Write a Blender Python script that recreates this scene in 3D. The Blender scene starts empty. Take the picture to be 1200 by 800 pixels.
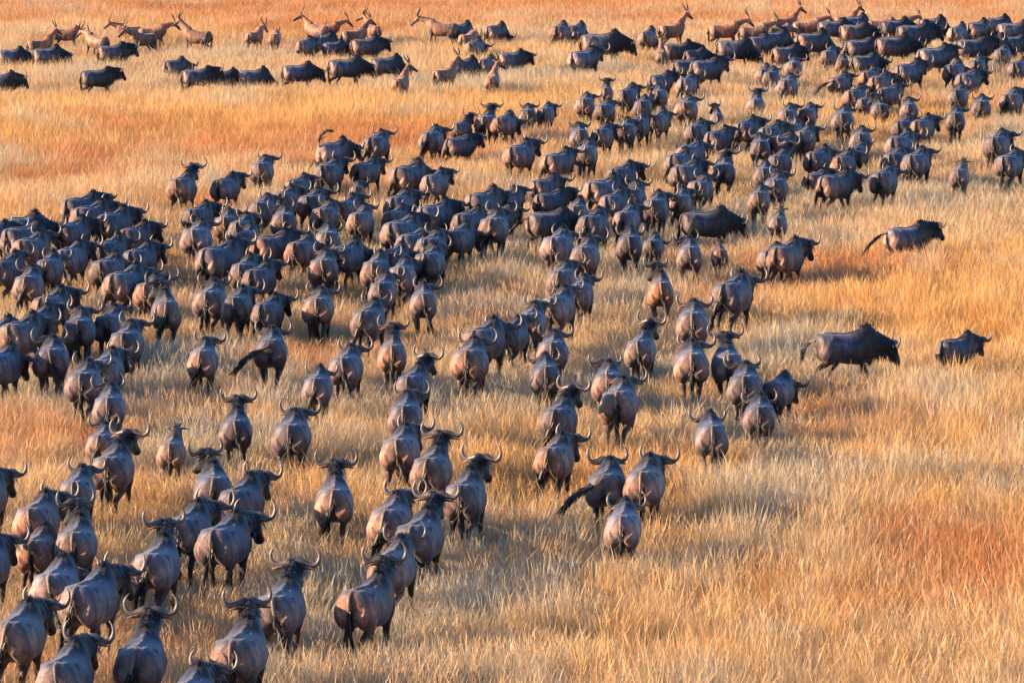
import bpy, math, random
import numpy as np
from mathutils import Vector, Matrix

random.seed(7)
rng = np.random.default_rng(11)
scene = bpy.context.scene
col = scene.collection
R = math.radians

# ---------------------------------------------------------------- camera
F_PX, W_PX, H_PX = 5697.0, 1200.0, 800.0     # focal length measured in photograph pixels
TILT = R(7.5)
CAM_H = 13.6
cam_data = bpy.data.cameras.new('camera')
cam_data.sensor_width = 36.0
cam_data.lens = 36.0 * F_PX / W_PX
cam_data.clip_start, cam_data.clip_end = 1.0, 6000.0
cam = bpy.data.objects.new('camera', cam_data)
cam.location = (0, 0, CAM_H)
cam.rotation_euler = (R(90) - TILT, 0, 0)
col.objects.link(cam)
scene.camera = cam

# ---------------------------------------------------------------- sky, sun, exposure
SUN_AZ = math.atan2(-0.99, -0.14)            # low sun from the left, a little behind the camera
SUN_EL = R(17)
world = bpy.data.worlds.new('World')
scene.world = world
world.use_nodes = True
wn = world.node_tree
wn.nodes.clear()
sky = wn.nodes.new('ShaderNodeTexSky')
sky.sky_type = 'NISHITA'
sky.sun_disc = False
sky.sun_elevation = SUN_EL
sky.sun_rotation = SUN_AZ
sky.ozone_density = 6.0
bg = wn.nodes.new('ShaderNodeBackground')
bg.inputs['Strength'].default_value = 0.10
wo = wn.nodes.new('ShaderNodeOutputWorld')
wn.links.new(sky.outputs[0], bg.inputs[0])
wn.links.new(bg.outputs[0], wo.inputs[0])
sun_data = bpy.data.lights.new('sun', 'SUN')
sun_data.energy = 5.0
sun_data.angle = R(0.6)
sun_data.color = (1.0, 0.67, 0.40)
sun = bpy.data.objects.new('sun', sun_data)
sv = Vector((math.sin(SUN_AZ) * math.cos(SUN_EL), math.cos(SUN_AZ) * math.cos(SUN_EL), math.sin(SUN_EL)))
sun.rotation_euler = (-sv).to_track_quat('-Z', 'Y').to_euler()
sun.location = sv * 60
col.objects.link(sun)
vs = scene.view_settings
vs.view_transform = 'Standard'
vs.look = 'None'
vs.exposure = 1.62
vs.gamma = 1.0
vs.use_curve_mapping = False
scene.cycles.max_bounces = 4
scene.cycles.diffuse_bounces = 1
scene.cycles.glossy_bounces = 1
scene.cycles.transmission_bounces = 3
scene.cycles.use_denoising = True
scene.cycles.denoiser = 'OPENIMAGEDENOISE'
scene.cycles.denoising_input_passes = 'RGB_ALBEDO_NORMAL'
scene.cycles.denoising_prefilter = 'ACCURATE'


def ground_at(px, py, z=0.0):
    """Point at height z seen at photograph pixel (px, py)."""
    u, v = (px - W_PX / 2) / F_PX, (H_PX / 2 - py) / F_PX
    c, s = math.cos(TILT), math.sin(TILT)
    d = (u, c + v * s, -s + v * c)
    t = (z - CAM_H) / d[2]
    return np.array([d[0] * t, d[1] * t, z])


# ---------------------------------------------------------------- materials
def new_mat(name):
    m = bpy.data.materials.new(name)
    m.use_nodes = True
    nt = m.node_tree
    nt.nodes.clear()
    return m, nt, nt.nodes.new, nt.links.new


def coat_material(name, tone_mix, rough, bump):
    """Animal coat: colour attribute x individual tone x fine brindle, with short-hair bump."""
    m, nt, N, L = new_mat(name)
    out = N('ShaderNodeOutputMaterial')
    p = N('ShaderNodeBsdfPrincipled')
    at = N('ShaderNodeAttribute'); at.attribute_name = 'coat'
    oi = N('ShaderNodeObjectInfo')
    tc = N('ShaderNodeTexCoord')
    mul = N('ShaderNodeMix'); mul.data_type = 'RGBA'; mul.blend_type = 'MULTIPLY'; mul.inputs[0].default_value = tone_mix
    L(at.outputs['Color'], mul.inputs[6]); L(oi.outputs['Color'], mul.inputs[7])
    # brindle: vertical dark streaks and dusty mottling that belong to the coat
    mp = N('ShaderNodeMapping'); mp.inputs['Scale'].default_value = (5, 16, 2.2)
    L(tc.outputs['Object'], mp.inputs[0])
    n1 = N('ShaderNodeTexNoise'); n1.inputs['Scale'].default_value = 1.0; n1.inputs['Detail'].default_value = 3
    L(mp.outputs[0], n1.inputs['Vector'])
    n2 = N('ShaderNodeTexNoise'); n2.inputs['Scale'].default_value = 4.5; n2.inputs['Detail'].default_value = 4
    add = N('ShaderNodeVectorMath'); add.operation = 'ADD'
    cmb = N('ShaderNodeCombineXYZ')
    sc = N('ShaderNodeMath'); sc.operation = 'MULTIPLY'; sc.inputs[1].default_value = 37.0
    L(oi.outputs['Random'], sc.inputs[0]); L(sc.outputs[0], cmb.inputs[0])
    L(tc.outputs['Object'], add.inputs[0]); L(cmb.outputs[0], add.inputs[1]); L(add.outputs[0], n2.inputs['Vector'])
    r1 = N('ShaderNodeMapRange'); r1.inputs[1].default_value = .35; r1.inputs[2].default_value = .65; r1.inputs[3].default_value = .58; r1.inputs[4].default_value = 1.25
    r2 = N('ShaderNodeMapRange'); r2.inputs[1].default_value = .3; r2.inputs[2].default_value = .7; r2.inputs[3].default_value = .55; r2.inputs[4].default_value = 1.35
    L(n1.outputs['Fac'], r1.inputs[0]); L(n2.outputs['Fac'], r2.inputs[0])
    mm = N('ShaderNodeMath'); mm.operation = 'MULTIPLY'
    L(r1.outputs[0], mm.inputs[0]); L(r2.outputs[0], mm.inputs[1])
    mp3 = N('ShaderNodeMapping'); mp3.inputs['Scale'].default_value = (60, 60, 14)
    L(add.outputs[0], mp3.inputs[0])
    n3 = N('ShaderNodeTexNoise'); n3.inputs['Scale'].default_value = 1.0; n3.inputs['Detail'].default_value = 2
    L(mp3.outputs[0], n3.inputs['Vector'])
    r3 = N('ShaderNodeMapRange'); r3.inputs[1].default_value = .3; r3.inputs[2].default_value = .7; r3.inputs[3].default_value = .7; r3.inputs[4].default_value = 1.3
    L(n3.outputs['Fac'], r3.inputs[0])
    m3 = N('ShaderNodeMath'); m3.operation = 'MULTIPLY'
    L(mm.outputs[0], m3.inputs[0]); L(r3.outputs[0], m3.inputs[1])
    vm = N('ShaderNodeVectorMath'); vm.operation = 'SCALE'
    L(mul.outputs[2], vm.inputs[0]); L(m3.outputs[0], vm.inputs['Scale'])
    L(vm.outputs[0], p.inputs['Base Color'])
    p.inputs['Roughness'].default_value = rough
    p.inputs['Specular IOR Level'].default_value = 0.42
    p.inputs['Sheen Weight'].default_value = 0.18
    p.inputs['Sheen Roughness'].default_value = 0.4
    nb = N('ShaderNodeTexNoise'); nb.inputs['Scale'].default_value = 38; nb.inputs['Detail'].default_value = 3
    L(tc.outputs['Object'], nb.inputs['Vector'])
    b = N('ShaderNodeBump'); b.inputs['Strength'].default_value = bump; b.inputs['Distance'].default_value = 0.012
    L(nb.outputs['Fac'], b.inputs['Height']); L(b.outputs[0], p.inputs['Normal'])
    L(p.outputs[0], out.inputs[0])
    return m


def hair_material(name, color, rough=0.5):
    m, nt, N, L = new_mat(name)
    out = N('ShaderNodeOutputMaterial')
    p = N('ShaderNodeBsdfPrincipled')
    tc = N('ShaderNodeTexCoord')
    n = N('ShaderNodeTexNoise'); n.inputs['Scale'].default_value = 14
    L(tc.outputs['Object'], n.inputs['Vector'])
    mx = N('ShaderNodeMix'); mx.data_type = 'RGBA'
    mx.inputs[6].default_value = (*[c * .6 for c in color], 1)
    mx.inputs[7].default_value = (*[c * 1.5 for c in color], 1)
    L(n.outputs['Fac'], mx.inputs[0]); L(mx.outputs[2], p.inputs['Base Color'])
    p.inputs['Roughness'].default_value = rough
    L(p.outputs[0], out.inputs[0])
    return m


def horn_material(name, c0, c1):
    m, nt, N, L = new_mat(name)
    out = N('ShaderNodeOutputMaterial')
    p = N('ShaderNodeBsdfPrincipled')
    at = N('ShaderNodeAttribute'); at.attribute_name = 'along'
    tc = N('ShaderNodeTexCoord')
    n = N('ShaderNodeTexNoise'); n.inputs['Scale'].default_value = 26; n.inputs['Detail'].default_value = 3
    L(tc.outputs['Object'], n.inputs['Vector'])
    mx = N('ShaderNodeMix'); mx.data_type = 'RGBA'
    mx.inputs[6].default_value = (*c0, 1); mx.inputs[7].default_value = (*c1, 1)
    L(at.outputs['Fac'], mx.inputs[0])
    r = N('ShaderNodeMapRange'); r.inputs[3].default_value = .6; r.inputs[4].default_value = 1.35
    L(n.outputs['Fac'], r.inputs[0])
    vm = N('ShaderNodeVectorMath'); vm.operation = 'SCALE'
    L(mx.outputs[2], vm.inputs[0]); L(r.outputs[0], vm.inputs['Scale'])
    L(vm.outputs[0], p.inputs['Base Color'])
    p.inputs['Roughness'].default_value = .38
    b = N('ShaderNodeBump'); b.inputs['Strength'].default_value = .4; b.inputs['Distance'].default_value = .01
    L(n.outputs['Fac'], b.inputs['Height']); L(b.outputs[0], p.inputs['Normal'])
    L(p.outputs[0], out.inputs[0])
    return m


M_COAT = coat_material('wildebeest_coat', 1.0, 0.56, 0.6)
M_TOPI = coat_material('topi_coat', 1.0, 0.6, 0.2)
M_HAIR = hair_material('black_hair', (0.014, 0.013, 0.014))
M_CALFHAIR = hair_material('brown_hair', (0.05, 0.03, 0.02))
M_HORN = horn_material('horn', (0.045, 0.038, 0.034), (0.155, 0.13, 0.108))
M_TOPIHORN = horn_material('topi_horn', (0.05, 0.04, 0.035), (0.03, 0.026, 0.024))

# ---------------------------------------------------------------- shape helpers
def vec(*a):
    return np.array(a, float)


def unit(v):
    return v / (np.linalg.norm(v) + 1e-9)


class Shape:
    """Collects closed tubes and ribbons; keeps colour samples for painting a body."""
    def __init__(s):
        s.v, s.f, s.samples, s.along = [], [], [], []

    def tube(s, pts, ra, rb, hint=(1, 0, 0), n=14, color=None):
        pts = [np.array(p, float) for p in pts]
        ra = list(ra); rb = list(rb)
        base = len(s.v)
        k = len(pts)
        for i, p in enumerate(pts):
            t = unit(pts[min(i + 1, k - 1)] - pts[max(i - 1, 0)])
            h = np.array(hint, float)
            a = unit(h - t * np.dot(h, t))
            b = np.cross(t, a)
            for j in range(n):
                th = 2 * math.pi * j / n
                s.v.append(p + a * (math.cos(th) * ra[i]) + b * (math.sin(th) * rb[i]))
                s.along.append(i / max(1, k - 1))
        for i in range(k - 1):
            for j in range(n):
                q = base + i * n + j
                q2 = base + i * n + (j + 1) % n
                s.f.append((q, q2, q2 + n, q + n))
        s.f.append(tuple(base + j for j in reversed(range(n))))
        s.f.append(tuple(base + (k - 1) * n + j for j in range(n)))
        if color is not None:
            cols = color if isinstance(color, list) else [color] * k
            for i in range(k - 1):
                for q in np.linspace(0, 1, 4, endpoint=(i == k - 2)):
                    s.samples.append((pts[i] * (1 - q) + pts[i + 1] * q,
                                      (ra[i] + rb[i]) / 2 * (1 - q) + (ra[i + 1] + rb[i + 1]) / 2 * q,
                                      np.array(cols[i]) * (1 - q) + np.array(cols[i + 1]) * q))

    def stations(s, st, n=20, color=None):
        """Body cross-sections across Y: (y, z_centre, half_width, half_height, squareness)."""
        base = len(s.v)
        k = len(st)
        for i, (y, z, w, h) in enumerate(st):
            for j in range(n):
                th = 2 * math.pi * j / n
                c_, s_ = math.cos(th), math.sin(th)
                e = (.76 if y < .1 else .95) if s_ > 0 else .95                 # square across the loin, rounder under the belly
                s.v.append(vec(math.copysign(abs(c_) ** e, c_) * w, y, z + s_ * h))
                s.along.append(i / (k - 1))
        for i in range(k - 1):
            for j in range(n):
                q = base + i * n + j
                q2 = base + i * n + (j + 1) % n
                s.f.append((q2, q, q + n, q2 + n))
        s.f.append(tuple(base + j for j in range(n)))
        s.f.append(tuple(base + (k - 1) * n + j for j in reversed(range(n))))
        if color is not None:
            for i, (y, z, w, h) in enumerate(st):
                s.samples.append((vec(0, y, z), (w + h) / 2, np.array(color[i])))

    def ribbon(s, root, tip, width, side, sag=0.0, twist=0.0):
        """A lock of hair: a narrow tapering strip of three steps."""
        root, tip = np.array(root, float), np.array(tip, float)
        b = len(s.v)
        d = unit(np.array(side, float)) * width / 2
        mid = (root * .45 + tip * .55) + vec(0, 0, sag)
        for p, w in ((root, 1.0), (mid, .9)):
            s.v += [p - d * w, p + d * w]; s.along += [0, 0]
        s.v.append(tip); s.along.append(1)
        s.f += [(b, b + 1, b + 3, b + 2), (b + 2, b + 3, b + 4)]

    def mesh(s, name, mat, smooth=True):
        me = bpy.data.meshes.new(name)
        me.from_pydata([(x[0] * WIDE, x[1] * LONG, x[2]) for x in s.v], [], s.f)
        at = me.attributes.new('along', 'FLOAT', 'POINT')
        at.data.foreach_set('value', np.array(s.along, np.float32))
        if smooth:
            me.polygons.foreach_set('use_smooth', [True] * len(me.polygons))
        me.materials.append(mat)
        me.update()
        return me

    def skin(s, name, mat, voxel=0.018, iters=5, paint=None):
        """Fuse everything into one continuous surface, smooth it and paint the coat colours."""
        me = bpy.data.meshes.new('raw')
        me.from_pydata([tuple(x) for x in s.v], [], s.f)
        ob = bpy.data.objects.new('raw', me)
        col.objects.link(ob)
        r = ob.modifiers.new('r', 'REMESH'); r.mode = 'VOXEL'; r.voxel_size = voxel
        sm = ob.modifiers.new('s', 'SMOOTH'); sm.factor = .5; sm.iterations = iters
        dg = bpy.context.evaluated_depsgraph_get()
        res = bpy.data.meshes.new_from_object(ob.evaluated_get(dg))
        bpy.data.objects.remove(ob); bpy.data.meshes.remove(me)
        res.name = name
        n = len(res.vertices)
        co = np.empty(n * 3, np.float32); res.vertices.foreach_get('co', co); co = co.reshape(-1, 3)
        P = np.array([a for a, _, _ in s.samples]); Q = np.array([b for _, b, _ in s.samples]); C = np.array([c for _, _, c in s.samples])
        out = np.empty((n, 4), np.float32); out[:, 3] = 1
        for i in range(0, n, 4000):
            d = np.linalg.norm(co[i:i + 4000, None, :] - P[None], axis=2) / Q[None]
            w = np.exp(-2.6 * (d ** 2 - d.min(1, keepdims=True) ** 2))
            out[i:i + 4000, :3] = (w @ C) / w.sum(1, keepdims=True)
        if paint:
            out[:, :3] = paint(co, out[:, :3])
        co[:, 1] *= LONG; co[:, 0] *= WIDE
        res.vertices.foreach_set('co', co.ravel())
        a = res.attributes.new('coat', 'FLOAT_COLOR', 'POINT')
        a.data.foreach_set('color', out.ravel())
        res.polygons.foreach_set('use_smooth', [True] * len(res.polygons))
        res.materials.clear(); res.materials.append(mat)
        return res


def bez(p0, p1, p2, n):
    t = np.linspace(0, 1, n)[:, None]
    return list((1 - t) ** 2 * np.array(p0) + 2 * t * (1 - t) * np.array(p1) + t ** 2 * np.array(p2))


def interp(keys, n):
    k = np.linspace(0, 1, len(keys)); t = np.linspace(0, 1, n)
    return list(np.interp(t, k, keys))


def smooth_path(pts, n):
    """Catmull-Rom through pts."""
    P = [np.array(p, float) for p in pts]
    P = [2 * P[0] - P[1]] + P + [2 * P[-1] - P[-2]]
    out = []
    m = len(P) - 3
    for q in np.linspace(0, m - 1e-6, n):
        i = int(q); t = q - i
        a, b, c, d = P[i:i + 4]
        out.append(.5 * (2 * b + (c - a) * t + (2 * a - 5 * b + 4 * c - d) * t * t + (3 * b - a - 3 * c + d) * t ** 3))
    return out


def rot_x(p, o, ang):
    c, s = math.cos(ang), math.sin(ang)
    d = p - o
    return o + vec(d[0], d[1] * c - d[2] * s, d[1] * s + d[2] * c)


def leg_chain(joints, swing, fold, lift):
    """Swing a leg about its hip (deg, + forward), fold the lower leg back, put the hoof on the ground."""
    J = [np.array(j, float) for j in joints]
    o = J[0]
    J = [o] + [rot_x(j, o, R(swing)) for j in J[1:]]
    if fold:
        k = J[2].copy()
        for i in (3, 4, 5):
            J[i] = rot_x(J[i], k, -R(fold))
    zmin = min(j[2] for j in J)
    k = (o[2] - lift) / (o[2] - zmin)
    for j in J[1:]:
        j[2] = o[2] + (j[2] - o[2]) * k
    return J


GAITS = {   # (LH, RH, LF, RF): swing, fold, lift
    'a': ((15, 0, 0), (-15, 0, 0), (-13, 0, 0), (15, 6, 0)),
    'b': ((-13, 0, 0), (14, 10, .04), (14, 0, 0), (-12, 0, 0)),
    'c': ((3, 0, 0), (-7, 0, 0), (4, 0, 0), (-5, 0, 0)),
    'run': ((-32, 12, .02), (-20, 25, .10), (34, 35, .12), (22, 10, .02)),
    'buck': ((-62, 5, .30), (-20, 0, 0), (8, 0, 0), (-4, 0, 0)),
}

SLATE = (0.080, 0.089, 0.120)
BROWN = (0.225, 0.132, 0.092)
DARK = (0.015, 0.016, 0.020)
BLACK = (0.014, 0.012, 0.012)
TANLEG = (0.085, 0.050, 0.031)
EAR = (0.26, 0.13, 0.065)
LONG, WIDE = 0.83, 1.08


def make_head_frame(poll, pitch, yaw):
    cy, sy = math.cos(R(yaw)), math.sin(R(yaw))          # + yaw turns to the right
    cp, sp = math.cos(R(pitch)), math.sin(R(pitch))
    f = vec(sy * cp, cy * cp, -sp)
    lat = vec(cy, -sy, 0)
    up = np.cross(lat, f)
    return np.array(poll, float), f, lat, up


def wildebeest(tag, gait, poll, pitch, yaw, calf=False):
    S = Shape()
    st = [(-.765, 1.0, .05, .07), (-.735, .985, .145, .16), (-.66, .955, .222, .222), (-.52, .92, .268, .265), (-.33, .89, .278, .282),
          (-.08, .868, .292, .292), (.14, .872, .280, .318), (.34, .915, .225, .368), (.50, .955, .165, .365), (.64, .97, .14, .295), (.74, .98, .11, .18)]
    mid = tuple((a + b) / 2 for a, b in zip(SLATE, DARK))
    scol = [BROWN, BROWN, SLATE, SLATE, SLATE, SLATE, mid, DARK, DARK, DARK, DARK]
    S.stations(st, color=scol)
    # loin, hip bones and buttocks
    for sx in (-1, 1):
        S.tube([(sx * .13, -.50, 1.10), (sx * .185, -.43, 1.085), (sx * .20, -.36, 1.03)], (.05, .065, .04), (.05, .06, .04), color=SLATE)
    S.tube([(0, -.72, 1.10), (0, -.55, 1.175), (0, -.33, 1.17), (0, -.05, 1.155), (0, .2, 1.205), (0, .4, 1.285)], (.02, .034, .036, .036, .034, .02), (.02, .032, .034, .034, .03, .02), color=[BROWN] + [SLATE] * 4 + [DARK])
    for sx in (-1, 1):
        S.tube([(sx * .10, -.70, .90), (sx * .135, -.60, .86), (sx * .15, -.48, .80)], (.10, .15, .15), (.14, .20, .22), color=[BROWN, BROWN, SLATE])
        S.tube([(sx * .12, .32, 1.0), (sx * .165, .40, .84), (sx * .15, .46, .70)], (.05, .07, .05), (.12, .15, .10), color=DARK)
    g = GAITS[gait]
    LL = 1.10 if calf else 1.0
    for i, sx in enumerate((-1, 1)):
        J = leg_chain([(sx * .125, -.50, .86), (sx * .15, -.36, .64), (sx * .125, -.60, .435), (sx * .115, -.575, .28), (sx * .115, -.555, .10), (sx * .115, -.50, .0)], *g[i])
        S.tube(smooth_path(J[:3], 7), interp((.125, .115, .055, .042), 7), interp((.20, .165, .075, .05), 7), color=[BROWN] * 4 + [TANLEG] * 3)
        S.tube(J[2:], (.043, .034, .036, .045), (.052, .036, .038, .05), color=[TANLEG, TANLEG, TANLEG, BLACK])
        J = leg_chain([(sx * .125, .42, .84), (sx * .135, .36, .64), (sx * .115, .42, .385), (sx * .11, .41, .26), (sx * .11, .405, .09), (sx * .11, .45, .0)], *g[2 + i])
        S.tube(smooth_path(J[:3], 7), interp((.10, .085, .052, .044), 7), interp((.14, .105, .058, .046), 7), color=[DARK] * 3 + [TANLEG] * 4)
        S.tube(J[2:], (.042, .031, .034, .044), (.044, .032, .036, .048), color=[TANLEG, TANLEG, TANLEG, BLACK])
    # neck
    P, f, lat, up = make_head_frame(poll, pitch, yaw)
    n0 = vec(0, .46, .98)
    ctl = vec(P[0] * .25, .74, (P[2] + 1.02) / 2 + .01)
    npts = bez(n0, ctl, P - up * .03 + f * .02, 7)
    S.tube(npts, interp((.16, .13, .10, .085), 7), interp((.295, .24, .175, .125), 7), color=DARK)
    # long face with broad muzzle
    hs = [(-.05, -.02, .058, .065), (.02, -.03, .092, .12), (.10, -.045, .097, .135), (.19, -.04, .084, .115), (.27, -.03, .07, .088), (.34, -.03, .074, .08), (.395, -.035, .068, .064), (.415, -.035, .04, .04)]
    S.tube([P + f * a + up * b for a, b, _, _ in hs], [w for *_, w, _ in hs], [h for *_, h in hs], hint=lat, color=[DARK, BLACK, BLACK, BLACK, BLACK, BLACK, BLACK, BLACK])
    for sx in (-1, 1):      # ears and brow
        e0 = P + lat * sx * .07 - f * .01 - up * .02
        S.tube([e0, e0 + lat * sx * .07 + up * .005 - f * .02, e0 + lat * sx * .14 - up * .01 - f * .025, e0 + lat * sx * .22 - up * .03 - f * .015], (.02, .045, .042, .012), (.018, .02, .018, .011), hint=f, n=8, color=[EAR] * 4)
        S.tube([P + f * .10 + lat * sx * .07 + up * .03, P + f * .15 + lat * sx * .075 + up * .025], (.02, .02), (.025, .02), hint=lat, n=8, color=BLACK)

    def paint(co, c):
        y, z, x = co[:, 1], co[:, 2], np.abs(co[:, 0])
        # dark vertical bands on the shoulder, dark belly with underside shade painted in
        band = np.clip((y - .10) / .2, 0, 1) * np.clip((.75 - y) / .1, 0, 1) * np.clip((z - .6) / .2, 0, 1)
        k = 1 - .7 * band * (np.sin(y * 62 + z * 5) * .5 + .5)
        k *= 1 - .6 * np.clip((.92 - z) / .38, 0, 1)      # darker lower flanks, belly and legs, underside shade painted into the coat
        if calf:
            c = c * .55 + np.array((.19, .115, .07)) * .45
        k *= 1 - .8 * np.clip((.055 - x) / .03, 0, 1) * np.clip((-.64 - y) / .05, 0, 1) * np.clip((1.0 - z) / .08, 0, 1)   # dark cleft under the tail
        k *= 1 - .55 * np.clip((.62 - z) / .15, 0, 1) * np.clip((.10 - x) / .05, 0, 1)                                    # dark inner legs and belly, deepened by painted shade
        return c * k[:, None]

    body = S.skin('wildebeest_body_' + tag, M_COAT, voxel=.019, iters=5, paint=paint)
    parts = [('body', body)]
    # horns
    hup = unit(-f * math.sin(R(pitch)) * .9 + up * .75)
    for sx in (-1, 1):
        H = Shape()
        o = P + up * .055 + f * .0
        if calf:
            path = [o + lat * sx * .03, o + lat * sx * .06 + hup * .05, o + lat * sx * .085 + hup * .11, o + lat * sx * .09 + hup * .15]
            H.tube(smooth_path(path, 7), interp((.02, .016, .003), 7), interp((.02, .016, .003), 7), hint=f, n=8)
        else:
            key = [(.015, .015), (.075, .03), (.145, .005), (.225, -.012), (.288, .028), (.312, .105), (.295, .185), (.25, .245)]
            path = [o + lat * sx * a + hup * b - f * (.02 * i / 7) for i, (a, b) in enumerate(key)]
            H.tube(smooth_path(path, 18), interp((.06, .062, .048, .037, .030, .023, .014, .003), 18), interp((.075, .068, .050, .037, .030, .023, .014, .003), 18), hint=f, n=9)
        parts.append(('horn', H.mesh('horn_' + tag, M_HORN)))
    # mane: black locks falling both ways from the crest between withers and poll
    rr = random.Random(hash(tag) % 1000 + 3)
    Mn = Shape()
    crest = [vec(0, .24, 1.23), vec(0, .38, 1.30), vec(0, .50, 1.32)] + [p + vec(0, 0, r) for p, r in zip(npts[2:], interp((.215, .18, .145, .115), 5))] + [P + up * .08]
    crest = smooth_path(crest, 40)
    if not calf:
        Mn.tube(crest[3:], interp((.008, .03, .045, .05, .045, .03), 37), interp((.008, .018, .03, .04, .035, .02), 37), n=8)
    ln = .07 if calf else .24
    for i in range(70 if calf else 420):
        q = crest[rr.randrange(5, len(crest))] + vec(rr.gauss(0, .02), rr.gauss(0, .012), rr.uniform(-.01, .015))
        sd = rr.choice((-1, 1))
        drop = rr.uniform(0, ln)
        tip = q + vec(sd * (.03 + max(0, drop) * rr.uniform(.5, .8)), rr.uniform(-.09, .03), -drop)
        Mn.ribbon(q - vec(0, 0, .01), tip, rr.uniform(.012, .034), (0, 1, .2), sag=rr.uniform(.02, .07))
    mh = M_CALFHAIR if calf else M_HAIR
    parts.append(('mane', Mn.mesh('mane_' + tag, mh, False)))
    # beard: locks under the throat
    Bd = Shape()
    for i in range(40 if calf else 150):
        k = rr.random()
        j = int(k * 5.99)
        q = npts[1 + min(j, 5)] - vec(0, 0, interp((.27, .2, .15, .12, .11, .1), 6)[min(j, 5)]) + vec(rr.gauss(0, .03), rr.gauss(0, .03), .05)
        L_ = rr.uniform(.06, .12) if calf else rr.uniform(.14, .30)
        if q[2] - L_ < .03:
            L_ = max(.03, q[2] - .03)
        Bd.ribbon(q, q + vec(rr.gauss(0, .03), rr.gauss(-.02, .03), -L_), rr.uniform(.02, .035), (rr.random() - .5, 1, 0), sag=.0)
    parts.append(('beard', Bd.mesh('beard_' + tag, mh, False)))
    return parts


def tail_mesh(tag, path, hair_len, root_mat, hair_mat, spread=.036):
    """Tail: a tapering dock with a long tassel of black hair."""
    rr = random.Random(len(tag) * 7 + 5)
    T = Shape()
    pts = smooth_path(path, 14)
    n_d = 7
    T.tube(pts[:n_d + 1], interp((.036, .024, .018), n_d + 1), interp((.036, .024, .018), n_d + 1), n=8)
    nf = len(T.f)
    T.tube(pts[n_d - 1:], interp((.02, .03, .032, .022, .004), 14 - n_d + 1), interp((.02, .03, .032, .022, .004), 14 - n_d + 1), n=8)
    for i in range(130):
        j = rr.randrange(n_d - 2, 13)
        a, b = pts[j], pts[min(13, j + 2)]
        d = unit(b - a)
        q = a + vec(rr.gauss(0, .016), rr.gauss(0, .016), rr.gauss(0, .012))
        tip = q + d * rr.uniform(.1, hair_len) + vec(rr.gauss(0, spread), rr.gauss(0, spread), -rr.uniform(0, .09))
        T.ribbon(q, tip, rr.uniform(.016, .032), np.cross(d, vec(rr.random(), rr.random(), .3)))
    me = T.mesh('tail_' + tag, root_mat)
    me.materials.append(hair_mat)
    mi = np.zeros(len(me.polygons), np.int32); mi[nf:] = 1
    me.polygons.foreach_set('material_index', mi)
    c = me.attributes.new('coat', 'FLOAT_COLOR', 'POINT')
    c.data.foreach_set('color', np.tile(np.array([.15, .115, .09, 1], np.float32), len(me.vertices)))
    return me


TAILS = {}
TAILS['hang'] = tail_mesh('hang', [(0, -.68, 1.15), (0, -.775, 1.105), (0, -.812, .95), (.01, -.80, .75), (.02, -.765, .55), (.02, -.74, .33)], .16, M_COAT, M_HAIR)
TAILS['left'] = tail_mesh('left', [(0, -.68, 1.15), (-.01, -.775, 1.105), (-.04, -.815, .92), (-.09, -.82, .74), (-.15, -.80, .54), (-.19, -.78, .33)], .16, M_COAT, M_HAIR)
TAILS['right'] = tail_mesh('right', [(0, -.68, 1.15), (.01, -.775, 1.105), (.04, -.815, .92), (.10, -.82, .74), (.16, -.80, .54), (.20, -.78, .35)], .16, M_COAT, M_HAIR)
TAILS['out'] = tail_mesh('out', [(0, -.68, 1.15), (-.01, -.79, 1.06), (-.06, -.93, 1.02), (-.13, -1.08, .92), (-.20, -1.24, .76), (-.26, -1.38, .56)], .22, M_COAT, M_HAIR, .04)
TAILS['swing'] = tail_mesh('swing', [(0, -.68, 1.15), (-.03, -.78, 1.05), (-.15, -.87, 1.0), (-.30, -.90, .93), (-.47, -.89, .80), (-.60, -.87, .60)], .22, M_COAT, M_HAIR, .04)
TAILS['up'] = tail_mesh('up', [(0, -.68, 1.15), (0, -.79, 1.10), (.02, -.83, 1.25), (.08, -.80, 1.42), (.18, -.74, 1.57), (.32, -.68, 1.60)], .26, M_COAT, M_HAIR, .06)

WB = {
    'walk_a': wildebeest('walk_a', 'a', (0, 1.04, 1.10), 58, 0),
    'walk_b': wildebeest('walk_b', 'b', (.02, 1.03, 1.14), 52, 6),
    'walk_c': wildebeest('walk_c', 'c', (-.02, 1.05, 1.04), 62, -7),
    'left': wildebeest('left', 'a', (-.08, 1.02, 1.13), 54, -24),
    'right': wildebeest('right', 'b', (.07, 1.02, 1.10), 58, 16),
    'high': wildebeest('high', 'b', (0, .94, 1.33), 44, 0),
    'high_left': wildebeest('high_left', 'c', (-.09, .92, 1.34), 42, -38),
    'high_right': wildebeest('high_right', 'a', (.07, .92, 1.32), 44, 18),
    'low': wildebeest('low', 'b', (.03, 1.10, .90), 66, 8),
    'graze': wildebeest('graze', 'c', (.05, 1.06, .62), 68, 12),
    'run': wildebeest('run', 'run', (0, 1.05, 1.12), 52, 0),
    'buck': wildebeest('buck', 'buck', (.08, 1.06, .95), 60, 16),
    'calf': wildebeest('calf', 'b', (.02, .95, 1.28), 46, 10, calf=True),
}

# ---------------------------------------------------------------- topi antelopes
T_RED = (0.32, 0.145, 0.078)
T_PLUM = (0.075, 0.055, 0.055)
T_PALE = (0.30, 0.17, 0.105)
T_LEG = (0.24, 0.12, 0.055)


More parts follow.
